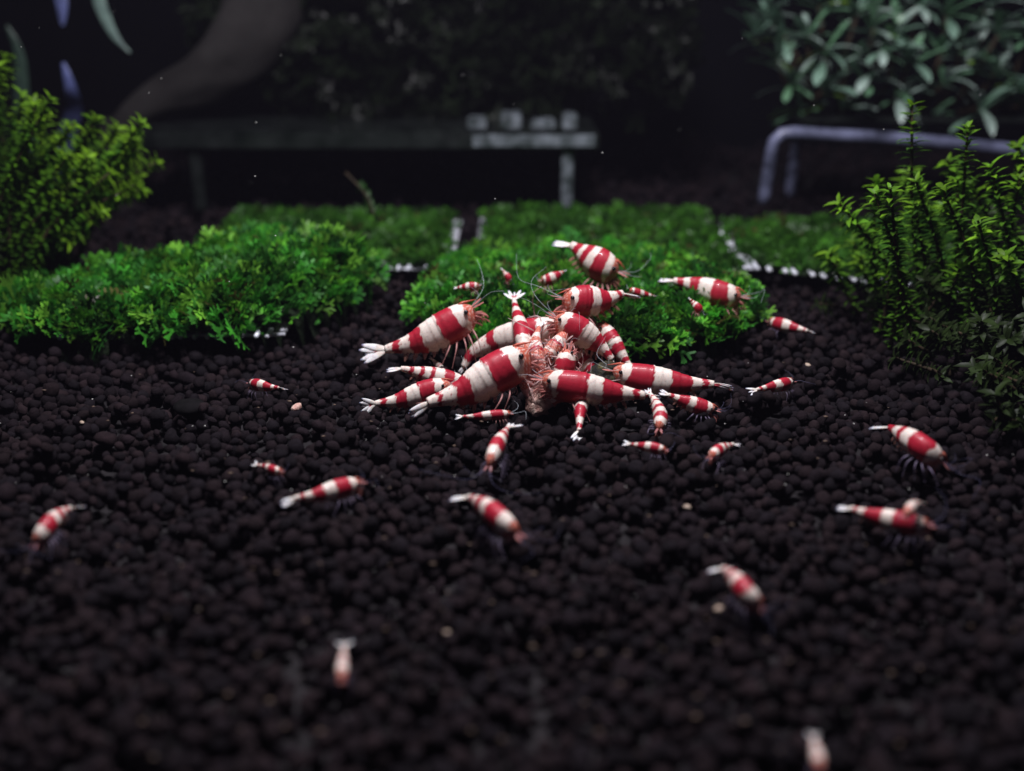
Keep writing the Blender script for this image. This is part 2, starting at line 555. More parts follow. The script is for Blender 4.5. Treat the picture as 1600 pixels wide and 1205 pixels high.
tile("white wire mesh tile at the back left, its corner showing behind the large moss mound", -4.45, 25.2, 6.0, 5.4, 0.0, 0.12, True, 3,
     mlabel="dark green flat moss mat on the back left tile, left of the dark gap")
tile("white wire mesh tile at the back middle, under the shrimp resting on the moss", 2.2, 25.0, 6.0, 6.4, 0.0, 0.12, True, 4,
     mlabel="flat green moss mat at the back middle, behind the highest big shrimp")
tile("white wire mesh tile at the back right with a bright toothed front edge", 8.35, 24.6, 6.0, 4.3, 0.0, 0.14, True, 5, rad=0.042, skew=0.52, n=22,
     mlabel="smooth green moss mat on the back right tile beside the right bush")
tile("mostly hidden mesh tile under the large left moss mound", -6.5, 20.25, 4.2, 4.6, 0.02, 0.08, False, 6)

# ------------------------------------------------------------------ stem plants
def leaf_geo(length, width, droop, fold=0.15, n=4, blunt=False):
    V = []; F = []
    for i in range(n + 1):
        t = i / n
        w = width * math.sin(math.pi * min(1, (t * 0.9 + 0.1))) ** 0.8 if i < n else 0.0
        if blunt: w = width * (0.16 + 0.84 * min(1, t * 1.7) ** 1.3) * (1 - max(0, (t - .72) / .28) ** 2.2) + (0.02 if i == n else 0)
        z = -droop * t * t
        V += [(-w / 2, t * length, z + w * fold), (0, t * length, z), (w / 2, t * length, z + w * fold)]
    for i in range(n):
        a = i * 3
        F += [(a, a + 1, a + 4, a + 3), (a + 1, a + 2, a + 5, a + 4)]
    return np.array(V), np.array(F)

def leaf_mesh(name, length, width, droop, mat, tints, fold=0.15, n=4, wavy=0.0):
    V, F = leaf_geo(length, width, droop, fold, n, wavy > 0)
    if wavy:
        for k in range(len(V)):
            if k % 3 != 1: V[k][2] += wavy * math.sin(k * 2.1)
    a = Acc(); t = V[:, 1:2] / length
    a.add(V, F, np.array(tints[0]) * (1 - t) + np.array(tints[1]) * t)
    return a.mesh(name, mat)

def stem_plant(name, label, base, stems, leafsize, cols, tipcols, seed, group, objstems=0):
    r = random.Random(seed)
    bx = base; nobj = 0
    root = thing(name, label, "aquarium plant", base, group)
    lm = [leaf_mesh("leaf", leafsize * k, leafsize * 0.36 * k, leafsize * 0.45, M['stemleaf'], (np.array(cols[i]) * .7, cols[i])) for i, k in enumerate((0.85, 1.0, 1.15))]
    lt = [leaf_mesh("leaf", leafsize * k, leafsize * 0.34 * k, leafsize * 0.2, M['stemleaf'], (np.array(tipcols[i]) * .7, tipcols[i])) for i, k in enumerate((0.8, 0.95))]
    for si, (p0, p1, dens, big) in enumerate(stems):
        p0 = Vector(p0); p1 = Vector(p1)
        mid = p0.lerp(p1, 0.5) + Vector((r.uniform(-.35, .35), r.uniform(-.3, .3), 0.0)) + Vector(((p0.x - p1.x) * 0.22, 0, 0))
        pts, Ln = catmull([p0, mid, p1], 14)
        o = p0
        V, F = tube([p - o for p in pts], [0.045 * (1 - 0.5 * i / 13) for i in range(14)], 6)
        st = link("stem", mesh_np("stem", V, F, M['stem']), root, o - bx)
        nodes = int(Ln / 0.085)
        a = Acc()
        for k in range(nodes):
            f = (k + 1) / nodes
            if r.random() > dens and f < 0.75: continue
            idx = min(12, int(f * 13)); p = pts[idx].lerp(pts[idx + 1], f * 13 - idx)
            tdir = (pts[idx + 1] - pts[idx]).normalized()
            nl = 4
            for q in range(nl):
                an = q * 2 * math.pi / nl + k * 1.1 + r.uniform(-.3, .3)
                side = Matrix.Rotation(an, 3, tdir) @ tdir.orthogonal().normalized()
                upb = 0.35 + (0.9 if f > 0.9 else 0.25) * r.random()
                d = (side + tdir * upb).normalized()
                s = r.uniform(0.6, 1.2) * (0.72 + 0.38 * f)
                if r.random() < .07: continue
                X = d.cross(tdir).normalized(); Z = X.cross(d)
                R3 = Matrix((X, d, Z)).transposed()
                tip = f > 0.86
                if si < objstems and f > 0.45 and nobj < 300:
                    nobj += 1
                    me = (lt if tip else lm)[r.randrange(2 if tip else 3)]
                    lo = link("leaf", me, st, p - o)
                    lo.rotation_euler = R3.to_euler(); lo.scale = (s, s, s)
                else:
                    Vl, Fl = leaf_geo(leafsize, leafsize * 0.38, leafsize * 0.4, n=3)
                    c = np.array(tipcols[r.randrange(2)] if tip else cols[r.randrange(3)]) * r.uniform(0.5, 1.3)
                    if big == 2: c = np.array((0.022, 0.040, 0.009)) * r.uniform(.5, 1.3)  # dark olive old leaves, with the shade under the bush put into the colour
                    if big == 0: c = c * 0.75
                    a.add((Vl * s) @ np.array(R3).T + np.array(tuple(p - o)), Fl, c)
        if a.n:
            link("foliage", a.mesh("foliage", M['stemleaf']), st, kind='stuff')
    return root

SG = [(0.10, 0.26, 0.018), (0.12, 0.30, 0.018), (0.075, 0.20, 0.018)]
SL = [(0.07, 0.19, 0.012), (0.09, 0.23, 0.012), (0.05, 0.15, 0.012)]
ST = [(0.20, 0.42, 0.020), (0.14, 0.33, 0.020)]
def stm(bx, by, tx, ty, Y, dy=0.0, dens=0.95, big=1):
    """stem from a foot on the soil up to a tip"""
    return (D(bx, by, Y), D(tx, ty, Y + dy), dens, big)
rs = []
for bx, by, tx, ty, Y in [(1450, 430, 1425, 165, 19.0), (1490, 460, 1512, 200, 18.6), (1500, 480, 1432, 285, 18.0), (1385, 450, 1312, 318, 18.5),
                          (1390, 430, 1368, 285, 19.4), (1560, 500, 1528, 345, 17.2), (1590, 480, 1548, 262, 18.4)]:
    p0 = D(bx, by, Y); p0.z = 0.0 if p0.z < 1 else p0.z * 0.3
    rs.append((p0, D(tx, ty, Y), 0.95, 1))
rr = random.Random(8)
for bx, by, tx, ty, Y in [(1600, 520, 1612, 255, 18.8), (1640, 520, 1590, 230, 19.6), (1420, 470, 1400, 345, 18.2), (1470, 450, 1462, 330, 19.8),
                          (1350, 440, 1297, 395, 19.6), (1540, 440, 1480, 250, 20.2), (1620, 560, 1570, 400, 16.8), (1660, 560, 1640, 330, 17.4),
                          (1400, 440, 1345, 400, 20.0), (1580, 450, 1640, 280, 20.5), (1680, 500, 1700, 200, 19), (1530, 470, 1500, 420, 17.6), (1440, 450, 1385, 430, 18.3)]:
    p0 = D(bx, by, Y); p0.z = 0.05
    rs.append((p0, D(tx, ty, Y), 0.95, 0))
for k in range(20):
    px = rr.uniform(1350, 1680); Y = rr.uniform(17.2, 21.0)
    ty = rr.uniform(250, 420) + max(0, 1420 - px) * .9
    p0 = D(px + rr.uniform(0, 40), 470, Y); p0.z = 0.05
    rs.append((p0, D(px - rr.uniform(0, 40), min(ty, 455), Y), 0.95, 0))
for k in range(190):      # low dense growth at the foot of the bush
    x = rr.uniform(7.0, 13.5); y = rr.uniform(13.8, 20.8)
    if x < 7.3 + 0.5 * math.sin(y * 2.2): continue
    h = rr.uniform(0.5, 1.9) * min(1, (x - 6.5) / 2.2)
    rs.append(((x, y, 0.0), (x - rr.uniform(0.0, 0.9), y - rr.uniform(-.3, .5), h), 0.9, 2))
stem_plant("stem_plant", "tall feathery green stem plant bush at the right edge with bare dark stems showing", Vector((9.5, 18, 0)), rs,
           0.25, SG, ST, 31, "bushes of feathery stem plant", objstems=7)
ls = []
def env(x): return np.interp(x, [-60, 0, 12, 36, 78, 110, 150, 190, 222, 245], [90, 98, 90, 152, 156, 192, 188, 206, 210, 262])
def envb(x): return np.interp(x, [-60, 100, 150, 190, 245], [440, 430, 380, 330, 275])
tips = [(12, 88), (36, 152), (78, 156), (150, 184), (184, 203), (222, 192), (243, 254), (142, 262), (200, 300), (160, 330)]
for k in range(62):
    x = rr.uniform(-60, 222); tips.append((x, env(x) + (envb(x) - env(x)) * rr.random() ** 1.3))
for tx, ty in tips:
    Y = rr.uniform(21.3, 23.6)
    p1 = D(tx, ty, Y)
    p0 = Vector((-11.9 + (p1.x + 11.5) * 0.42 + rr.uniform(-.4, .4), Y + rr.uniform(-.3, .6), 0.0))
    ls.append((p0, p1, 0.95, 1))
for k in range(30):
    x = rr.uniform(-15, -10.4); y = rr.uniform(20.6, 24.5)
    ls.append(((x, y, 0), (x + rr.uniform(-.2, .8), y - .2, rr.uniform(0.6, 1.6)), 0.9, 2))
stem_plant("stem_plant", "yellow green stem plant bush at the left edge behind the moss mound", Vector((-11.5, 22, 0)), ls,
           0.24, SL, [(0.19, 0.38, 0.018), (0.13, 0.28, 0.018)], 32, "bushes of feathery stem plant", objstems=0)

# thin lone moss strand standing in the middle of the back tile
sv = thing("moss_strand", "thin lone green strand rising from the back left moss mat", "aquarium plant", D(585, 340, 24.5))
pts, _ = catmull([D(585, 340, 24.5), D(572, 305, 24.6), D(540, 270, 24.8)], 12)
o0 = sv.location.copy()
Vt_, Ft_ = tube([p - o0 for p in pts], [0.03] * 12, 5)
link("stem", mesh_np("stem", Vt_, Ft_, M['stem']), sv)
a = Acc()
for p in pts[:9]:
    for q in range(3):
        Vl, Fl = leaf_geo(0.25, 0.1, 0.05)
        d = Vector((rr.uniform(-1, 1), rr.uniform(-1, 1), rr.uniform(0, .8))).normalized()
        a.add(Vl @ rot_to(d, 0).T @ np.eye(3) + np.array(tuple(p - o0)), Fl, (0.03, 0.09, 0.02))
link("foliage", a.mesh("foliage", M['stemleaf']), sv, kind='stuff')

# ------------------------------------------------------------------ stands at the back
def rod(name, pts, rad, mat, parent=None, off=Vector((0, 0, 0)), n=40, **k):
    P, _ = catmull(pts, n)
    V, F = tube([p - off for p in P], [rad] * n, 12)
    return link(name, mesh_np(name, V, F, mat), parent, **k)
def box(a, b, bev=0.03):
    bm = bmesh.new(); bmesh.ops.create_cube(bm, size=1)
    a = Vector(a); b = Vector(b)
    for v in bm.verts:
        v.co = Vector(((a[i] + b[i]) / 2 + v.co[i] * (b[i] - a[i]) for i in range(3)))
    bmesh.ops.bevel(bm, geom=bm.edges[:], offset=bev, segments=2, affect='EDGES')
    return bm
def bm_link(name, bm, mat, parent=None, **k):
    me = bpy.data.meshes.new(name); bm.to_mesh(me); bm.free(); me.materials.append(mat)
    for p in me.polygons: p.use_smooth = False
    return link(name, me, parent, **k)

gx0 = D(190, 215, 29.5).x; gx1 = D(935, 215, 29.5).x
zt = D(900, 207, 29.3).z
sh = thing("glass_stand", "low glass shelf on clear legs standing at the back left, behind the moss tiles", "shelf", Vector(((gx0 + gx1) / 2, 29.5, 0)))
off = sh.location.copy()
bm_link("shelf_plate", box(Vector((gx0, 29.3, zt - 0.48)) - off, Vector((gx1, 33.0, zt)) - off, 0.05), M['glass'], sh)
for px in (878, 300):
    x = D(px, 250, 29.7).x + 0.15
    bm_link("leg", box(Vector((x - 0.16, 29.45, 0.0)) - off, Vector((x + 0.16, 29.75, zt - 0.485)) - off, 0.05), M['acryl'] if px > 500 else M['glass'], sh)
for px in (878, 300):
    x = D(px, 250, 32.5).x
    bm_link("leg", box(Vector((x - 0.16, 32.5, 0.0)) - off, Vector((x + 0.16, 32.8, zt - 0.485)) - off, 0.05), M['glass'], sh)
x0 = D(738, 215, 29.25).x
bm_link("edge_reflection", box(Vector((x0, 29.22, zt - 0.40)) - off, Vector((gx1 - .12, 29.297, zt - .05)) - off, 0.02), M['acryl'], sh)  # pale strip added to imitate bright reflections in the shelf edge
# pale blocks added for the bright reflections on the right end of the shelf
for (a0, a1, y0, y1, hz) in [(730, 760, 29.6, 30.4, 0.34), (782, 815, 29.6, 30.6, 0.46), (830, 868, 29.6, 30.3, 0.30), (878, 902, 29.5, 30.0, 0.50)]:
    bm_link("top_reflection", box(Vector((D(a0, 200, 29.6).x, y0, zt + 0.003)) - off, Vector((D(a1, 200, 29.6).x, y1, zt + hz)) - off, 0.06), M['acryl'], sh)

st2 = thing("rod_stand", "bent grey rod stand at the back right carrying the broad leaved plant", "stand", Vector((11.5, 29, 0)))
off = st2.location.copy()
A0 = D(1192, 318, 29.0); A1 = D(1208, 225, 29.0); A2 = D(1235, 207, 29.0); A3 = D(1420, 218, 28.8); A4 = D(1640, 238, 28.6)
rod("frame_rod", [A0, A0.lerp(A1, .5), A1, A1.lerp(A2, .6) + Vector((-.06, 0, .08)), A2, A2.lerp(A3, .3), A3, A4, A4 + Vector((2, 0, 0))], 0.17, M['steel'], st2, off)
B0 = A0 + Vector((0.2, 3.2, 0)); B0.z = 0
rod("frame_rod", [Vector((A0.x + 1.6, 32.2, -.1)), Vector((A1.x + 1.6, 32.2, A1.z - .1)), Vector((A2.x + 1.7, 32.2, A2.z - .05)), Vector((A4.x + 2, 32.2, A2.z - .05))], 0.17, M['steel'], st2, off)
A0b = Vector((A0.x + 8.2, 29, -.1))
rod("frame_rod", [A0b, Vector((A0b.x, 29, A2.z - .3))], 0.17, M['steel'], st2, off)
bm_link("shelf_plate", box(Vector((A2.x + 0.4, 29.4, A2.z + .18)) - off, Vector((A4.x + 2, 32.4, A2.z + .34)) - off, 0.04), M['glass'], st2)

# broad leaved plant on the stand
bp = thing("broad_leaved_plant", "broad leaved dark green plant with wavy grey green leaves on the rod stand, top right", "aquarium plant", Vector((11.5, 30.5, A2.z + .34)))
off = bp.location.copy()
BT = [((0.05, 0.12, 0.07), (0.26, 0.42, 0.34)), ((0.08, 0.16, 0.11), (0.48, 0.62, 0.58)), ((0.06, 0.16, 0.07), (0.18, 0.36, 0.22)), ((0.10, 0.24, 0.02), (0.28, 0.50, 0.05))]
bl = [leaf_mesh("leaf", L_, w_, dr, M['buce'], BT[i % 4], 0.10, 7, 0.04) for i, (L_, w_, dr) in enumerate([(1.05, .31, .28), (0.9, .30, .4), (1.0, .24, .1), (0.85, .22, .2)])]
# thick leaves: give each mesh a real thickness through a solidify modifier
rr = random.Random(77)
ros = [(1365, 45, 29.5), (1290, 85, 29.3), (1420, 100, 29.5), (1530, 170, 29.4), (1560, 55, 29.5), (1235, 130, 29.9), (1355, 125, 29.4), (1180, 60, 30.2), (1480, 20, 29.9), (1590, 140, 29.3), (1280, 10, 29.8), (1400, 60, 29.8), (1470, 85, 29.7), (1330, 95, 30.0), (1225, 55, 29.6), (1510, 105, 29.9), (1262, 55, 29.4), (1215, 95, 30.2), (1290, 140, 29.6), (1375, 80, 29.2), (1400, 150, 29.9), (1475, 130, 29.1), (1500, 60, 29.8), (1560, 110, 29.6), (1340, 20, 30.0),
       (1430, 10, 30.2), (1200, 25, 30.6), (1540, 15, 30.4), (1610, 60, 29.9), (1320, 170, 30.2), (1450, 190, 30.4), (1600, 170, 30.2), (1250, 175, 30.4), (1640, 120, 30)]
cnt = 0
for (px, py, Y) in ros:
    c = D(px, py, Y)
    lowest = Vector((min(max(c.x, 8.9), 14.5), 30.8, A2.z + .3))
    V, F = tube([lowest - off, c.lerp(lowest, .5) - off + Vector((rr.uniform(-.3, .3), 0, 0)), c - off], [0.10, 0.08, 0.05], 6)
    stm_ = link("rhizome", mesh_np("rhizome", V, F, M['stem']), bp)
    nl = rr.randint(9, 12)
    for q in range(nl):
        an = q * 2.4 + rr.uniform(-.3, .3); el = rr.uniform(-0.35, 1.15)
        d = Vector((math.cos(an) * math.cos(el), math.sin(an) * math.cos(el) * .55 - .12, math.sin(el))).normalized()
        X = d.cross(Vector((0, 0, 1))).normalized(); Z = X.cross(d)
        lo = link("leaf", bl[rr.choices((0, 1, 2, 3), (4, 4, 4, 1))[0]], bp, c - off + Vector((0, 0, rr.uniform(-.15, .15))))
        lo.rotation_euler = Matrix((X, d, Z)).transposed().to_euler()
        k = rr.uniform(0.65, 1.05); lo.scale = (k, k, k)
        cnt += 1

# ------------------------------------------------------------------ driftwood and hanging moss
dw = thing("driftwood", "dim brown driftwood branch slanting down into the dark at the upper left", "driftwood", Vector((-5, 33, 0)))
off = dw.location.copy()
def limb(pts, radii, n=50, ns=20, seed=1):
    P, _ = catmull(pts, n)
    rad = np.interp(np.linspace(0, 1, n), np.linspace(0, 1, len(radii)), radii)
    V, F = tube([p - off for p in P], rad, ns)
    V = V.copy()
    c = np.array([tuple(p - off) for p in P])
    for i in range(n):
        for k in range(ns):
            j = i * ns + k
            f = 1 + 0.10 * math.sin(k * 2 * math.pi / ns * 2 + seed) + 0.07 * math.sin(i * 0.22 + k * 2 * math.pi / ns * 3) + 0.025 * math.sin(i * 0.6 - k * 2 * math.pi / ns * 5)
            V[j] = c[i] + (V[j] - c[i]) * f
    return V, F
V, F = limb([D(170, 215, 31.0), D(232, 165, 31.2), D(322, 118, 31.6), D(402, 40, 32), D(450, -110, 33)], [0.25, 0.55, 0.85, 1.15, 1.6])
link("branch", mesh_np("branch", V, F, M['wood']), dw)
V, F = limb([D(420, -60, 32.5), D(640, -30, 33.5), D(860, -60, 34), D(1050, -90, 34.5)], [1.2, 0.9, 0.7, 0.4], seed=4)
link("branch", mesh_np("branch", V, F, M['wood']), dw)
V, F = limb([Vector((-11.9, 31.0, -.2)), D(175, 260, 31.0), D(185, 190, 31.0)], [0.5, 0.45, 0.4], seed=7)
link("branch", mesh_np("branch", V, F, M['wood']), dw)
hm = thing("hanging_moss", "nearly black green moss hanging from the driftwood across the top of the tank", "aquarium moss", D(700, 0, 33.5))
off = hm.location.copy()
a = Acc()
rr = random.Random(15)
for k in range(3400):
    px = rr.uniform(330, 1060); top = -120
    bot = 150 + 30 * math.sin(px * .012) - 60 * max(0, (430 - px) / 100) + rr.uniform(-30, 30)
    py = rr.uniform(top, bot)
    p = D(px, py, rr.uniform(32.2, 35.0))
    Vt, Ft, Tt = FR[rr.randrange(14)]
    d = Vector((rr.gauss(0, .6), rr.gauss(-.3, .5), rr.gauss(-.3, .6)))
    s = rr.uniform(0.6, 1.3)
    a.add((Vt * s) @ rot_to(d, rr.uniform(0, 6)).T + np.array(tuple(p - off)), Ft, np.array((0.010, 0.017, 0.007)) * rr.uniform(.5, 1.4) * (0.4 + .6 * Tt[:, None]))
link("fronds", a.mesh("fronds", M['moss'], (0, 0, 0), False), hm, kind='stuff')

# ribbon leaves added at the upper left, bluish reflections painted into two of them
rp = thing("reflection_ribbons", "added ribbon plant with a painted bluish reflection in the upper left corner behind the bush", "aquarium plant", Vector((-13.5, 31.5, 0)))
off = rp.location.copy()
def ribbon(pts, w, tint, rp=rp, off=off):
    P, _ = catmull(pts, 24)
    V = []; T = []
    for i, p in enumerate(P):
        t = i / 23
        ww = w * (math.sin(math.pi * (0.12 + 0.86 * t)) ** 0.6)
        V += [tuple(p - off + Vector((-ww / 2, 0.04, 0))), tuple(p - off + Vector((0, -0.03, 0))), tuple(p - off + Vector((ww / 2, 0.04, 0)))]
    F = []
    for i in range(23):
        b = i * 3
        F += [(b, b + 1, b + 4, b + 3), (b + 1, b + 2, b + 5, b + 4)]
    a = Acc(); a.add(V, F, tint)
    link("leaf", a.mesh("leaf", M['buce']), rp)
ribbon([Vector((-13.6, 31.5, 0)), D(98, 240, 31.5), D(114, 175, 30.8), D(110, 140, 30.2), D(98, 98, 30.2)], 0.55, (0.14, 0.17, 0.42))  # blue reflected light put into the leaf colour
fp = thing("floating_plant", "floating plant leaf tips hanging in at the top left, one a painted bluish reflection", "aquarium plant", D(120, -60, 30.8))
ribbon([D(84, -90, 31.0), D(90, -30, 31.0), D(96, 10, 30.9), D(97, 40, 30.9)], 0.42, (0.15, 0.18, 0.42), fp, fp.location.copy())  # second blue reflection, painted as a leaf tip
ribbon([D(150, -80, 31.4), D(152, -10, 31.2), D(165, 30, 30.8), D(182, 62, 30.5), D(202, 82, 30.4)], 0.36, (0.16, 0.24, 0.22), fp, fp.location.copy())
ribbon([Vector((-13.9, 31.6, 0)), D(40, 200, 32), D(30, 90, 32), D(10, 40, 32)], 0.5, (0.05, 0.09, 0.07))

# ------------------------------------------------------------------ shrimps
WHITE = np.array((0.80, 0.71, 0.63)); RED = np.array((0.40, 0.010, 0.030)); CLEAR = np.array((0.52, 0.115, 0.070))
ORANGE = np.array((0.46, 0.04, 0.015))
SK = [0, .03, .07, .13, .22, .32, .40, .50, .60, .70, .80, .90, 1.0]
HT = [.16, .40, .60, .78, .93, 1.0, .99, .95, .83, .66, .49, .36, .24]
HB = [.22, .52, .80, .98, 1.04, 1.0, .92, .93, .82, .64, .46, .32, .22]
WD = [.14, .34, .52, .64, .72, .76, .72, .66, .57, .46, .35, .26, .20]
SEG = [.40, .495, .59, .68, .76, .84, 1.001]
DEFPAT = [(.075, 't'), (.185, 'w'), (.41, 'r'), (.60, 'w'), (.755, 'r'), (.865, 'w'), (.93, 'r'), (1.01, 'w')]
PAT2 = [(.07, 't'), (.165, 'w'), (.42, 'r'), (.58, 'w'), (.78, 'r'), (.885, 'w'), (.96, 'r'), (1.01, 'w')]
PAT3 = [(.11, 't'), (.22, 'w'), (.41, 'r'), (.53, 'w'), (.66, 'r'), (.77, 'w'), (.88, 'r'), (1.01, 'w')]
PAT4 = [(.09, 't'), (.20, 'w'), (.36, 'r'), (.48, 'w'), (.57, 'r'), (.67, 'w'), (.74, 'r'), (.83, 'w'), (.9, 'r'), (1.01, 'w')]
PALE = [(.16, 't'), (.33, 'w'), (.43, 'p'), (.58, 'w'), (.68, 'p'), (.82, 'w'), (.9, 'p'), (1.01, 'w')]
SHRIMPS = 0

def blade(length, width, thick, curve, cbase, ctip):
    nr, ns = 9, 8
    V = []; T = []
    for i in range(nr):
        t = i / (nr - 1)
        w = width * max(0.02, math.sin(math.pi * (0.06 + 0.88 * t ** 0.8))) ** 0.7
        for k in range(ns):
            a = 2 * math.pi * k / ns
            V.append((math.cos(a) * w / 2, t * length, math.sin(a) * thick / 2 - curve * t * t))
            c = cbase if t < 0.42 else ctip
            if t > 0.93: c = np.array((0.16, 0.18, 0.34))
            T.append(c)
    V.append((0, length * 1.01, -curve)); T.append(np.array((.2, .2, .4)))
    F = [tuple(f) for f in grid_faces(nr, ns)]
    tris = [(f[0], f[1], f[2]) for f in F] + [(f[0], f[2], f[3]) for f in F]
    b0 = (nr - 1) * ns
    tris += [(len(V) - 1, b0 + k, b0 + (k + 1) % ns) for k in range(ns)]
    return np.array(V), np.array(tris), np.array(T)

def shrimp(label, pts, fan, gpx, pat=DEFPAT, group=None, floor=0.0, up=None, roll=0.0, fanroll=0.5, fanspread=1.0,
           detail=2, legs=True, ant=1.0, reach=None, darklegs=False, seed=None, dorsal=1.0, name="shrimp"):
    global SHRIMPS
    SHRIMPS += 1
    sd = seed if seed is not None else SHRIMPS * 7
    r = random.Random(sd)
    NR, NS = (84, 36) if detail == 2 else (48, 20)
    P, Ln = catmull(pts, NR)
    mid = P[NR // 2]
    g = gpx * 0.93 * depth(mid) / FPX
    base = Vector((mid.x, mid.y, min(floor, mid.z)))
    root = thing(name, label, "shrimp", base, group)
    zup = Vector(up) if up is not None else Vector((0, 0, 1))
    frames = []
    for i in range(NR):
        t = (P[min(i + 1, NR - 1)] - P[max(i - 1, 0)]).normalized()
        u = (zup - t * zup.dot(t))
        if u.length < 0.15: u = (Vector((0, -1, 0.3)) - t * Vector((0, -1, 0.3)).dot(t))
        u.normalize()
        u = Matrix.Rotation(roll, 3, t) @ u
        s = t.cross(u).normalized()
        frames.append((t, u, s))
    V = np.zeros((NR * NS, 3)); C = np.zeros((NR * NS, 3))
    sj = [r.uniform(0, 6.28) for _ in range(6)]
    wob = [r.uniform(-.018, .018) for _ in pat]
    for i in range(NR):
        s = i / (NR - 1)
        ht = np.interp(s, SK, HT) * g * dorsal; hb = np.interp(s, SK, HB) * g; w = np.interp(s, SK, WD) * g
        k1 = 1.0; k2 = 1.0
        if s >= SEG[0]:
            for q in range(6):
                if SEG[q] <= s < SEG[q + 1]:
                    u_ = (s - SEG[q]) / (SEG[q + 1] - SEG[q])
                    k1 = 0.975 + 0.035 * min(1, u_ * 1.4)
                    if u_ > 0.92: k1 -= 0.032
                    k2 = 0.88 + 0.16 * math.sin(math.pi * min(1, 0.1 + u_ * 0.95))
                    if q == 5: k2 = 1.0
        elif s > 0.36:
            k1 = 1.0 + 0.045 * (s - .36) / .04
        t, u, sv_ = frames[i]
        ctr = P[i]
        for j in range(NS):
            a = 2 * math.pi * j / NS
            ca, sa = math.cos(a), math.sin(a)
            x = math.copysign(abs(ca) ** 0.9, ca) * w * k1
            if sa >= 0: y = sa * ht * k1
            else:
                y = sa * hb * k2 * k1
                x *= 1 - 0.30 * (-sa) ** 1.5
            p = ctr + sv_ * x + u * y
            V[i * NS + j] = p
            # colour
            ss = s + 0.010 * math.sin(3 * a + sj[0]) + 0.006 * math.sin(7 * a + sj[1]) + 0.004 * math.sin(13 * a + sj[2])
            cheek = 0.07 * max(0, -sa + .15) + 0.03 * max(0, -sa) ** 3      # clear cheeks reach further back below
            c = WHITE
            for bi, (e, kd) in enumerate(pat):
                if ss < e + (cheek if bi == 0 else 0) + (wob[bi] if 1 < bi < len(pat) - 1 else 0):
                    if kd == 'r': c = RED * (1 - 0.0) if sa > -.35 else RED * 0.45 + ORANGE * 0.55
                    elif kd == 't': c = CLEAR
                    elif kd == 'p': c = RED * 0.6 + WHITE * 0.4
                    break
            if c is WHITE:
                v = math.sin(9 * a + sj[3] + s * 60) * math.sin(s * 47 + sj[4]) 
                if s > 0.62 and v > 0.93: c = RED * 1.0
                elif sa < -0.2: c = WHITE * np.array((1.0, .92, .80))  # cream underside: warm bounced light put into the white
            elif c is CLEAR:
                if math.sin(11 * a + sj[5]) * math.sin(s * 120 + sj[2]) > .5: c = CLEAR * .4 + WHITE * .6
            C[i * NS + j] = c
    F = grid_faces(NR, NS)
    T = np.concatenate([F[:, [0, 1, 2]], F[:, [0, 2, 3]]])
    acc = Acc()
    V2 = np.concatenate([V, [tuple(P[0]), tuple(P[-1])]]); C2 = np.concatenate([C, [CLEAR, WHITE]])
    c0, c1 = len(V2) - 2, len(V2) - 1; b0 = (NR - 1) * NS
    T = np.concatenate([T, [(c0, (k + 1) % NS, k) for k in range(NS)], [(c1, b0 + k, b0 + (k + 1) % NS) for k in range(NS)]])
    acc.add(V2, T, C2)
    t0, u0, s0 = frames[2]
    fwd = -t0
    # rostrum, part of the continuous body shell
    i6 = int(.09 * NR)
    top = P[i6] + frames[i6][1] * np.interp(.09, SK, HT) * g * .92
    Vr, Fr = tube([top, top.lerp(P[0], .5) + u0 * g * .27, P[0] + fwd * g * .45 + u0 * g * .18], [0.09 * g, .07 * g, .012 * g], 6)
    acc.add(Vr, Fr, CLEAR)
    body = link("body", acc.mesh("body", M['shell'], base), root)
    # eyes on short stalks
    ie = int(.085 * NR)
    te, ue, se = frames[ie]
    for sg in (-1, 1):
        c = P[ie] + se * sg * (np.interp(.085, SK, WD) * g * 1.02) + ue * g * .26
        er = g * .13
        eo = link("eye", mesh_np("eye", ICO[2][0] * er, ICO[2][1], M['eye']), root, c + se * sg * er * .3 + fwd * er * .3 - base)
        Vs, Fs = tube([P[ie] + ue * g * .2 - c, (c - c) + Vector((0, 0, 0))], [er * .8, er * .7], 6)
        a = Acc(); a.add(Vs, Fs, WHITE)
        link("stalk", a.mesh("stalk", M['shell']), eo, -(se * sg * er * .3 + fwd * er * .3))
    # tail fan
    tl, ul, sl = frames[-1]
    fd = (Vector(fan) - P[-1]); fl = fd.length * 0.86; fd.normalize()
    sp = (sl * math.cos(fanroll) + ul * math.sin(fanroll)); sp = (sp - fd * sp.dot(fd)).normalized()
    nn = sp.cross(fd).normalized()
    for k, (an, ll, wdt) in enumerate([(0, .80, .16), (-.30, 1.0, .24), (.30, 1.0, .24), (-.62, .92, .24), (.62, .92, .24)]):
        if detail == 1 and k in (1, 2): continue
        an *= fanspread * .60
        Vb, Tb, Cb = blade(fl * ll, min(max(fl * wdt * 1.0, g * .16), g * .42), g * .07, g * .05, RED if k in (0, 1, 2) else WHITE, np.array((.84, .80, .80)))
        d = fd * math.cos(an) + sp * math.sin(an)
        X = (sp * math.cos(an) - fd * math.sin(an)); Z = X.cross(d)
        Rm = np.array(Matrix((X, d, Z)).transposed())
        off = nn * (g * .03 * (k - 2))
        a = Acc(); a.add(Vb @ Rm.T + np.array(tuple(P[-1] - tl * g * .1 + off - base)), Tb, Cb)
        link("tail_blade", a.mesh("tail_blade", M['shell']), root)
    lm = M['limbdark'] if darklegs else M['limb']
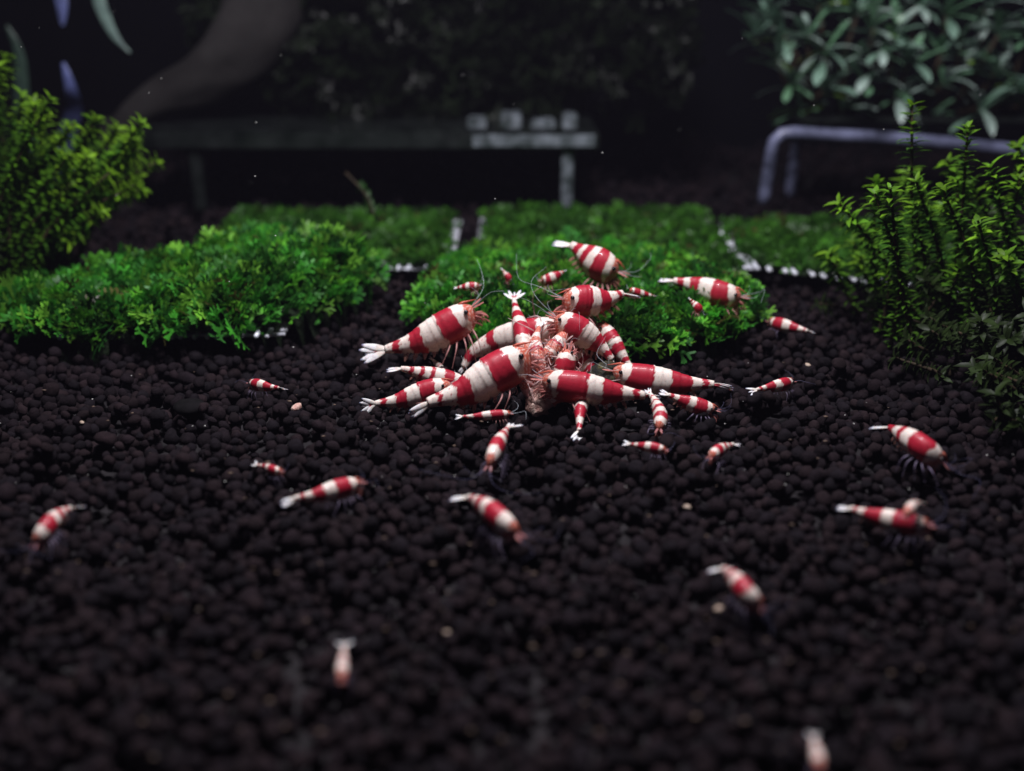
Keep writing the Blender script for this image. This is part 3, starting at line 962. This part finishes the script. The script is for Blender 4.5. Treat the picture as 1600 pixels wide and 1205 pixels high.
    # legs: five on each side, from under the carapace to the floor (or towards the food)
    if legs:
        for q in range(5 if detail == 2 else 4):
            s = 0.15 + q * 0.055
            ii = int(s * NR); tt, uu, sv_ = frames[ii]
            for sg in (-1, 1):
                root_p = P[ii] - uu * np.interp(s, SK, HB) * g * .78 + sv_ * sg * g * .25
                swing = (2 - q) * 0.42 + r.uniform(-.2, .2)
                if reach is not None and q < 3:
                    tgt = Vector(reach) + Vector((r.uniform(-.3, .3), r.uniform(-.3, .3), r.uniform(-.25, .25)))
                    dv = tgt - root_p
                    if dv.length > 2.2 * g: dv = dv.normalized() * 2.2 * g
                    foot = root_p + dv
                    knee = root_p.lerp(foot, .45) + uu * g * .25 + sv_ * sg * g * .45
                else:
                    foot = root_p + sv_ * sg * g * r.uniform(.5, 1.0) - tt * g * swing
                    drop = root_p.z - floor + .03
                    foot.z = root_p.z - min(drop, 1.9 * g)
                    knee = root_p.lerp(foot, .38) + sv_ * sg * g * .45 + Vector((0, 0, .22 * g))
                Pl, _ = catmull([root_p, knee, foot], 9)
                Vl, Fl = tube([p - base for p in Pl], [g * ((.07 if darklegs else .055) - .005 * k) for k in range(9)], 6)
                link("leg", mesh_np("leg", Vl, Fl, lm), root)
    # mouthparts and feelers near the head
    a = Acc()
    for k in range(20 if detail == 2 else 6):
        ii = int(r.uniform(.03, .14) * NR); tt, uu, sv_ = frames[ii]
        p = P[ii] - uu * np.interp(ii / NR, SK, HB) * g * .7 + sv_ * r.uniform(-.3, .3) * g
        q_ = p + fwd * g * r.uniform(.1, .7) - uu * g * r.uniform(.3, .8) + sv_ * r.uniform(-.3, .3) * g
        Pl, _ = catmull([p, p.lerp(q_, .5) + fwd * g * r.uniform(0, .3), q_], 6)
        Vl, Fl = tube([x - base for x in Pl], [g * .055, g * .06, g * .05, g * .04, g * .03, g * .02], 5)
        a.add(Vl, Fl)
    for sg in (-1, 1):   # antennal scales
        Vb, Tb, Cb = blade(g * .75, g * .26, g * .05, 0, CLEAR, CLEAR)
        d = (fwd + s0 * sg * .35 - u0 * .1).normalized(); X = d.cross(u0).normalized(); Z = X.cross(d)
        a.add(Vb @ np.array(Matrix((X, d, Z)).transposed()).T + np.array(tuple(P[1] + s0 * sg * g * .12 - base)), Tb)
    link("mouthparts", a.mesh("mouthparts", M['mouth']), root, kind='stuff')
    # swimmerets under the abdomen
    if detail == 2:
        for q in range(5):
            s = .44 + q * .085; ii = int(s * NR); tt, uu, sv_ = frames[ii]
            for sg in (-1, 1):
                Vb, Tb, Cb = blade(g * .52, g * .2, g * .05, 0, CLEAR, CLEAR)
                d = (-uu + tt * .7 + sv_ * sg * .15).normalized(); X = d.cross(sv_).normalized(); Z = X.cross(d)
                p = P[ii] - uu * np.interp(s, SK, HB) * g * .72 + sv_ * sg * g * .2
                link("swimmeret", mesh_np("swimmeret", Vb @ np.array(Matrix((X, d, Z)).transposed()).T + np.array(tuple(p - base)), Tb, M['swim']), root)
    # antennae
    if ant > 0:
        tlen = Ln * ant
        for sg in (-1, 1):
            for (kk, ln_, rad) in ((0, 1.0 if not darklegs else .75, .0048 if not darklegs else .0034), (1, .4, .0036)):
                if detail == 1 and kk == 1: continue
                p = P[1] + s0 * sg * g * .15
                side = s0 * sg * r.uniform(.3, .8)
                pa = p + (fwd * .30 + side * .2 + u0 * .05) * tlen * ln_
                pb = p + (fwd * .45 + side * .7 + u0 * r.uniform(0, .35)) * tlen * ln_
                pc = p + (fwd * .40 + side * 1.3 + u0 * r.uniform(-.1, .55)) * tlen * ln_
                for z_ in (pa, pb, pc):
                    z_.z = max(z_.z, 0.03)
                Pl, _ = catmull([p, pa, pb, pc], 16)
                Vl, Fl = tube([x - base for x in Pl], [rad * (1 - .6 * k / 15) for k in range(16)], 4)
                link("antenna", mesh_np("antenna", Vl, Fl, M['antennadark'] if darklegs else M['antenna']), root)
    return root

GC = "shrimps crowded round the food"
GM = "shrimps on the moss"
GS = "shrimps scattered over the soil"
FOOD = D(858, 600, 15.6)
def dd(*a): return [D(x, y, Y) for (x, y, Y) in a]
def gg(z, *a): return [G(x, y, z) for (x, y) in a]

# --- the heap around the food
shrimp("large shrimp at the upper left of the heap, head up, tail fan reaching left",
       dd((738, 480, 17.0), (702, 510, 16.9), (655, 534, 16.8), (602, 547, 16.7)), D(551, 557, 16.7), 31, DEFPAT, GC, floor=.1, fanroll=.9, ant=.8)
shrimp("largest front left shrimp of the heap, wide red band, lying over another shrimp's body",
       dd((826, 548, 15.2), (785, 578, 15.1), (728, 612, 14.9), (668, 630, 14.7)), D(632, 654, 14.6), 37, DEFPAT, GC, floor=0, fanroll=1.2, fanspread=.5, reach=FOOD, ant=.5)
shrimp("left shrimp low in the heap whose spread white tail fan points left over bare soil",
       dd((704, 600, 15.5), (668, 612, 15.5), (625, 626, 15.4), (586, 631, 15.3)), D(556, 638, 15.2), 21, DEFPAT, GC, fanroll=1.3, fanspread=1.5, ant=.5)
shrimp("slim speckled shrimp wedged between the two large left shrimps of the heap, thin tail left",
       dd((730, 600, 16.2), (698, 594, 16.2), (660, 584, 16.2), (626, 576, 16.1)), D(598, 579, 16.1), 18, PAT4, GC, fanroll=.3, fanspread=.5, ant=.5)
shrimp("arched shrimp, middle left of the heap, tail bent down over the moss edge",
       dd((878, 508, 16.6), (832, 522, 16.7), (778, 534, 16.9), (740, 552, 16.9), (725, 574, 16.8)), D(714, 588, 16.7), 28, [(.05, 't'), (.19, 'w'), (.38, 'r'), (.58, 'w'), (.69, 'r'), (.86, 'w'), (.93, 'r'), (1.01, 'w')], GC, fanroll=1.0, fanspread=.4, reach=FOOD + Vector((0, 0, .8)), ant=.5)
shrimp("shrimp diving head first into the heap with its forked white tail straight up",
       dd((822, 556, 15.9), (815, 520, 16.4), (807, 488, 17.0), (803, 468, 17.4)), D(804, 448, 17.7), 19, PAT3, GC, up=(0, -.75, .65), fanroll=0, fanspread=2.2, reach=FOOD, ant=.3)
shrimp("shrimp on the upper right of the heap sloping down to the right",
       dd((868, 496, 16.4), (902, 516, 16.3), (935, 540, 16.3), (956, 562, 16.2)), D(968, 590, 16.1), 25, DEFPAT, GC, fanroll=.8, fanspread=.5, reach=FOOD + Vector((0, 0, .6)), ant=1.3)
shrimp("small headed shrimp peering out behind the right side of the heap, body hanging down right",
       dd((936, 506, 17.0), (950, 527, 16.9), (968, 552, 16.7), (986, 576, 16.5)), D(1000, 592, 16.4), 19, PAT3, GC, fanroll=.6, ant=1.0)
shrimp("large dark red shrimp right of the heap with its white tail far right",
       dd((958, 578, 15.7), (1000, 592, 15.6), (1060, 600, 15.5), (1116, 601, 15.4)), D(1154, 608, 15.3), 27, PAT2, GC, fanroll=.9, fanspread=.5, ant=.5)
shrimp("front right shrimp of the heap facing left with a broad red back",
       dd((848, 592, 14.9), (890, 604, 14.8), (945, 613, 14.8), (1008, 618, 14.8)), D(1040, 622, 14.8), 29, PAT2, GC, fanroll=.6, fanspread=.7, reach=FOOD + Vector((-.3, -.3, -.2)), ant=.5)
shrimp("shrimp in front of the right side facing the viewer, tail up against the other tails",
       dd((1030, 670, 14.0), (1032, 652, 14.25), (1024, 630, 14.5), (1016, 616, 14.7)), D(1008, 604, 14.8), 16, PAT4, GC, fanroll=0, fanspread=1.5, darklegs=True, ant=.8)
shrimp("shrimp seen tail first, poking straight down from under the front right shrimp",
       dd((912, 600, 15.2), (908, 630, 14.8), (906, 655, 14.4), (905, 674, 14.15)), D(900, 694, 13.9), 19, PAT2, GC, up=(0, -.6, .8), fanroll=0, fanspread=1.2, legs=False, ant=0)
shrimp("small cream and red shrimp at the lower right end of the heap facing right",
       dd((1118, 640, 14.6), (1094, 636, 14.65), (1066, 626, 14.7), (1044, 617, 14.75)), D(1026, 610, 14.8), 15, PAT2, GC, darklegs=True, ant=.9)
shrimp("pink translucent shrimp rearing head up in the centre of the heap above the food",
       dd((886, 546, 15.5), (884, 570, 15.4), (878, 598, 15.4), (870, 620, 15.4)), D(866, 640, 15.4), 22, PAT4, GC, up=(-.5, -.7, .3), reach=FOOD, ant=.5)
shrimp("pale pink shrimp low in the centre of the heap bent over the food",
       dd((838, 566, 15.5), (826, 588, 15.3), (826, 612, 15.2), (838, 634, 15.1)), D(848, 648, 15.05), 17, [(.34, 't'), (.46, 'p'), (.62, 't'), (.8, 'p'), (1.01, 't')], GC, up=(-.8, -.5, .3), reach=FOOD, ant=.4)
PATH = [(.13, 't'), (.19, 'w'), (.34, 't'), (.40, 'r'), (.52, 'w'), (.68, 't'), (.8, 'w'), (1.01, 't')]
shrimp("clear red shrimp in the heap pushing in from above, just behind the front right shrimp",
       dd((850, 562, 15.9), (868, 545, 16.1), (884, 524, 16.3), (892, 508, 16.5)), D(898, 492, 16.6), 21, PATH, GC, up=(-.3, -.8, .5), reach=FOOD, ant=.8)
shrimp("orange faced shrimp in the left middle of the heap beside the largest shrimp's head",
       dd((846, 584, 15.6), (838, 560, 15.8), (836, 535, 16.1), (842, 512, 16.4)), D(846, 500, 16.6), 19, PATH, GC, up=(.2, -.8, .5), reach=FOOD, ant=.6)
shrimp("small pink shrimp at the bottom of the heap climbing on the cream coloured food",
       dd((852, 604, 15.0), (862, 618, 14.95), (874, 632, 14.9), (886, 642, 14.85)), D(896, 650, 14.8), 13, PATH, GC, reach=FOOD, ant=.4, detail=1)
shrimp("half hidden red shrimp with one white patch, deep in the right middle of the heap",
       dd((896, 548, 16.5), (912, 566, 16.4), (926, 584, 16.2), (936, 600, 16.0)), D(944, 612, 15.9), 17, PAT3, GC, reach=FOOD, ant=.4)
shrimp("small banded shrimp lying flat on the soil under the largest left shrimp",
       gg(.12, (798, 646), (770, 649), (742, 651), (722, 651)), G(706, 652, .1), 9, PAT2, GC, detail=1, ant=.6)
shrimp("tiny shrimp half hidden above the slim speckled shrimp",
       dd((692, 580, 16.7), (686, 573, 16.75), (680, 567, 16.8), (676, 562, 16.8)), D(668, 556, 16.8), 7, PALE, GC, detail=1, ant=0)

# --- on the moss behind
shrimp("plump shrimp highest in the picture on the moss, pale tail pointing left",
       dd((966, 424, 18.50), (936, 414, 18.60), (912, 398, 18.80), (892, 383, 19.00)), D(856, 378, 19.10), 29, PAT3, GM, floor=.5, fanroll=.3, fanspread=.5, ant=1.0)
shrimp("plump shrimp just above the heap facing left with a clear round black eye",
       dd((880, 466, 16.80), (908, 471, 16.90), (944, 470, 17.00), (974, 459, 17.10)), D(1008, 464, 17.10), 28, PAT2, GM, floor=.5, fanroll=.2, fanspread=.3, ant=1.2)
shrimp("shrimp on the right shoulder of the moss mound facing right towards the bare soil",
       dd((1158, 463, 18.20), (1122, 460, 18.30), (1084, 447, 18.50), (1052, 439, 18.60)), D(1022, 437, 18.70), 24, DEFPAT, GM, floor=.5, fanroll=.2, fanspread=.4, ant=.7)
shrimp("small shrimp on the moss left of the highest plump shrimp, head left",
       dd((846, 438, 18.40), (858, 437, 18.40), (870, 431, 18.40), (880, 425, 18.50)), D(888, 420, 18.50), 11, PAT2, GM, floor=.5, detail=1, ant=.5)
shrimp("tiny shrimp on the moss above the large upper left shrimp, level and facing right",
       dd((748, 446, 18.10), (736, 448, 18.10), (724, 449, 18.10), (714, 450, 18.10)), D(706, 450, 18.10), 8, PAT2, GM, floor=.5, detail=1, ant=.5)
shrimp("tiny shrimp tilted head down on the moss between two other small shrimps",
       dd((798, 440, 18.50), (794, 434, 18.50), (789, 428, 18.60), (785, 422, 18.60)), D(781, 417, 18.60), 7, PAT2, GM, floor=.5, detail=1, ant=.4)
shrimp("thin dark red shrimp on the moss right of the plump shrimp's white tail",
       dd((984, 452, 17.90), (998, 458, 17.90), (1012, 461, 17.90), (1022, 463, 17.90)), D(1032, 464, 17.90), 7, PAT2, GM, floor=.5, detail=1, ant=.4)
shrimp("tiny shrimp on the moss just below the right shoulder shrimp, head down right",
       dd((1096, 488, 17.30), (1090, 481, 17.30), (1083, 474, 17.40), (1078, 468, 17.40)), D(1074, 463, 17.40), 8, PAT2, GM, floor=.5, detail=1, ant=.4)

# --- scattered over the soil
def sc(label, z, P4, fan, gpx, pat=PAT2, **k):
    k.setdefault('darklegs', True)
    return shrimp(label, [G(x, y, zz) for (x, y, zz) in P4] if len(P4[0]) == 3 else gg(z, *P4), G(*fan, z) if len(fan) == 2 else G(*fan), gpx, pat, GS, **k)
sc("small shrimp alone on the right slope of bare soil, head left", .2, [(1203, 502), (1222, 508), (1243, 513), (1262, 517)], (1278, 521), 12, detail=1, ant=.6)
sc("small shrimp just right of the heap facing right, forked white tail", .2, [(1238, 596), (1220, 602), (1200, 606), (1182, 609)], (1163, 614), 12, detail=1, ant=.6)
sc("small shrimp left of the heap just in front of the left moss mound, head left", .2, [(391, 598), (404, 602), (420, 605), (436, 606)], (453, 609), 11, detail=1, ant=.6)
sc("tiny shrimp on the left soil above the mid sized shrimp, facing right", .16, [(440, 736), (428, 735), (414, 730), (402, 727)], (392, 722), 9, detail=1, ant=.6)
sc("mid sized shrimp left of centre facing right, its tail trailing down to the left", .26, [(562, 754), (530, 764), (494, 774), (460, 779)], (434, 791), 18, DEFPAT, fanroll=.9, fanspread=.5, ant=.5)
sc("shrimp at the far left edge walking towards the viewer, tail up right", .26, [(56, 848, .2), (72, 826, .3), (92, 806, .32), (110, 794, .28)], (138, 790, .25), 17, PAT3, fanroll=.2, fanspread=.7)
sc("centre front shrimp heading down right with its thin tail stretched to the left", .28, [(808, 834, .24), (780, 812, .34), (752, 790, .34), (732, 777, .28)], (696, 780, .2), 23, PAT3, fanroll=.2, fanspread=.4)
sc("shrimp just below the heap pointing at the viewer with feelers spread to both sides", .26, [(764, 728, .2), (772, 708, .3), (784, 686, .32), (794, 668, .3)], (812, 660, .25), 17, PAT3, fanroll=0, fanspread=1.2, ant=1.2)
sc("blurred pale little shrimp near the bottom left of centre, tail fan forked upwards", .18, [(534, 1062), (535, 1042), (537, 1022), (538, 1010)], (539, 996), 13, PALE, detail=1, fanroll=0, fanspread=2.2, ant=0)
sc("blurred pale little shrimp at the bottom edge on the right", .18, [(1281, 1200), (1277, 1182), (1273, 1166), (1271, 1154)], (1270, 1140), 14, PALE, detail=1, fanroll=0, fanspread=1.4, ant=0)
sc("lower right of centre shrimp pointing down right, white head and bluish legs", .25, [(1186, 946, .2), (1165, 926, .3), (1144, 902, .3), (1130, 888, .26)], (1100, 893, .2), 20, PAT3, fanroll=.2, fanspread=.5)
sc("right hand shrimp carrying a small one on its head, dark red bands", .26, [(1450, 820), (1414, 818), (1370, 808), (1328, 795)], (1302, 793), 20, PAT2, fanroll=.3, fanspread=.5)
sc("small pale headed shrimp perched on the head of the right hand shrimp", .6, [(1414, 806, .6), (1421, 797, .62), (1430, 790, .56), (1438, 786, .5)], (1446, 788, .45), 12, PALE, detail=1, ant=.4, floor=.5)
sc("plump shrimp at the far right with orange head and many bluish legs", .30, [(1472, 722, .22), (1444, 702, .38), (1412, 682, .40), (1390, 668, .34)], (1352, 668, .26), 22, [(.12, 't'), (.21, 'w'), (.42, 'r'), (.54, 'w'), (.66, 'r'), (.80, 'w'), (1.01, 'r')], fanroll=.1, fanspread=.3)
sc("small shrimp right of centre facing down left, tiny forked tail up right", .2, [(1110, 714), (1122, 706), (1136, 699), (1146, 694)], (1162, 696), 13, PAT3, detail=1, fanroll=0, ant=.6)
sc("small level shrimp under the right side of the heap facing right, orange red band", .16, [(1040, 703), (1020, 700), (1000, 697), (984, 694)], (968, 691), 10, detail=1, ant=.6)

# ------------------------------------------------------------------ food
def blob(name, label, cat, c, size, mat, seed, sub=3, amp=.2, kind=None, group=None):
    V = lumpy(ICO[sub][0], amp, 2.2, seed) * np.array(size)
    return link(name, mesh_np(name, V, ICO[sub][1], mat), None, c, None, kind, label, cat, group)
fd = thing("food_lump", "pale pink soaked lump of food in the middle of the heap of shrimps", "shrimp food", FOOD - Vector((0, 0, .6)))
for k, (px, py, Y, sx) in enumerate([(846, 632, 15.1, .24), (856, 618, 15.1, .26), (842, 602, 15.6, .26), (868, 585, 16.1, .24), (884, 604, 16.0, .22), (858, 560, 16.4, .18), (834, 600, 15.8, .18)]):
    V = lumpy(ICO[3][0], .28, 3.2, 60 + k) * np.array((sx, sx * .9, sx * .85))
    link("chunk", mesh_np("chunk", V, ICO[3][1], M['food']), fd, D(px, py, Y) - fd.location)
a = Acc(); rr = random.Random(4)
for k in range(120):
    px = rr.gauss(856, 26); py = rr.gauss(592, 32); Y = rr.uniform(15.0, 16.2)
    p = D(px, py, Y); c = FOOD
    d = (p - c) * .25 + Vector((rr.gauss(0, .2), rr.gauss(-.1, .12), rr.gauss(-.02, .22)))
    Pl, _ = catmull([p - fd.location, p + d * .4 - fd.location + Vector((rr.uniform(-.12, .12), 0, rr.uniform(-.1, .12))), p + d * .8 - fd.location], 5)
    V, F = tube(Pl, [.010, .012, .010, .008, .004], 4)
    a.add(V, F)
link("fibres", a.mesh("fibres", M['foodfibre']), fd, kind='stuff')
blob("food_wafer", "dark olive food wafer with yellow grains tucked under the right shrimps", "shrimp food", D(945, 592, 15.9), (.34, .3, .28), M['wafer'], 9)

# ------------------------------------------------------------------ small loose things on the soil
for label, px, py, w, mt in [("pale flat flake on the soil left of the heap", 463, 636, .11, 'food'), ("pale grain on the soil below the small shrimp pair right of centre", 1074, 792, .055, 'pale'),
                             ("pale pebble beside the lower right shrimp's belly", 1122, 951, .055, 'pale'), ("brownish pale grain on the soil at the bottom centre", 698, 988, .035, 'pale'),
                             ("rusty grain near the right end of the moss shadow", 128, 660, .05, 'pale'), ("small brown grain above the shrimp right of the heap", 1262, 570, .06, 'pale')]:
    V = lumpy(ICO[2][0], .25, 2.0, int(px)) * np.array((w, w * .7, w * .45))
    link("grain", mesh_np("grain", V, ICO[2][1], M[mt]), None, G(px, py, .04), (0.2, .1, px), None, label, "grain", "loose grains on the soil")
blob("pebble", "smooth black round pebble among the granules left of the heap", "pebble", G(296, 636, .02), (.26, .24, .12), M['blackstone'], 5, 3, .06)
a = Acc(); rr = random.Random(99)
for k in range(170):
    if rr.random() < .22: p = D(rr.uniform(0, 1600), rr.uniform(0, 700), rr.uniform(14, 24))
    else: p = G(rr.uniform(0, 1600), rr.uniform(560, 1150), rr.uniform(.03, .08))
    if p.z < 0.02: continue
    w = rr.uniform(.005, .015)
    if p.y < 12: w *= .55
    a.add(lumpy(ICO[1][0], .3, 2, k) * w * np.array((1, 1, .6)) + np.array(tuple(p)), ICO[1][1], (.6, .6, .6))
for k in range(140):
    p = G(rr.uniform(-60, 1660), rr.uniform(560, 1190), rr.uniform(-.02, .03)); w = rr.uniform(.012, .035)
    a.add(lumpy(ICO[1][0], .4, 2, 500 + k) * w * np.array((1.3, .7, .5)) + np.array(tuple(p)), ICO[1][1], (.12, .08, .06))
link("specks", a.mesh("specks", M['speck']), None, kind='stuff', label="tiny pale specks drifting in the water and lying on the soil", cat="specks")

# ------------------------------------------------------------------ the water's own haze
bm = bmesh.new(); bmesh.ops.create_cube(bm, size=1)
for v in bm.verts: v.co = Vector((v.co.x * 76, 20.2 + v.co.y * 46.0, 5.4 + v.co.z * 13.2))
me = bpy.data.meshes.new("haze"); bm.to_mesh(me); bm.free()
m = bpy.data.materials.new("water_haze"); m.use_nodes = True
N = m.node_tree.nodes; N.clear()
o = N.new("ShaderNodeOutputMaterial"); v = N.new("ShaderNodeVolumePrincipled")
v.inputs["Color"].default_value = (0.66, 0.62, 0.86, 1)
v.inputs["Density"].default_value = 0.00042
m.node_tree.links.new(v.outputs[0], o.inputs["Volume"])
me.materials.append(m)
link("haze", me, kind='stuff', label="faintly cloudy aquarium water filling the tank", cat="water haze")
S.cycles.volume_bounces = 0
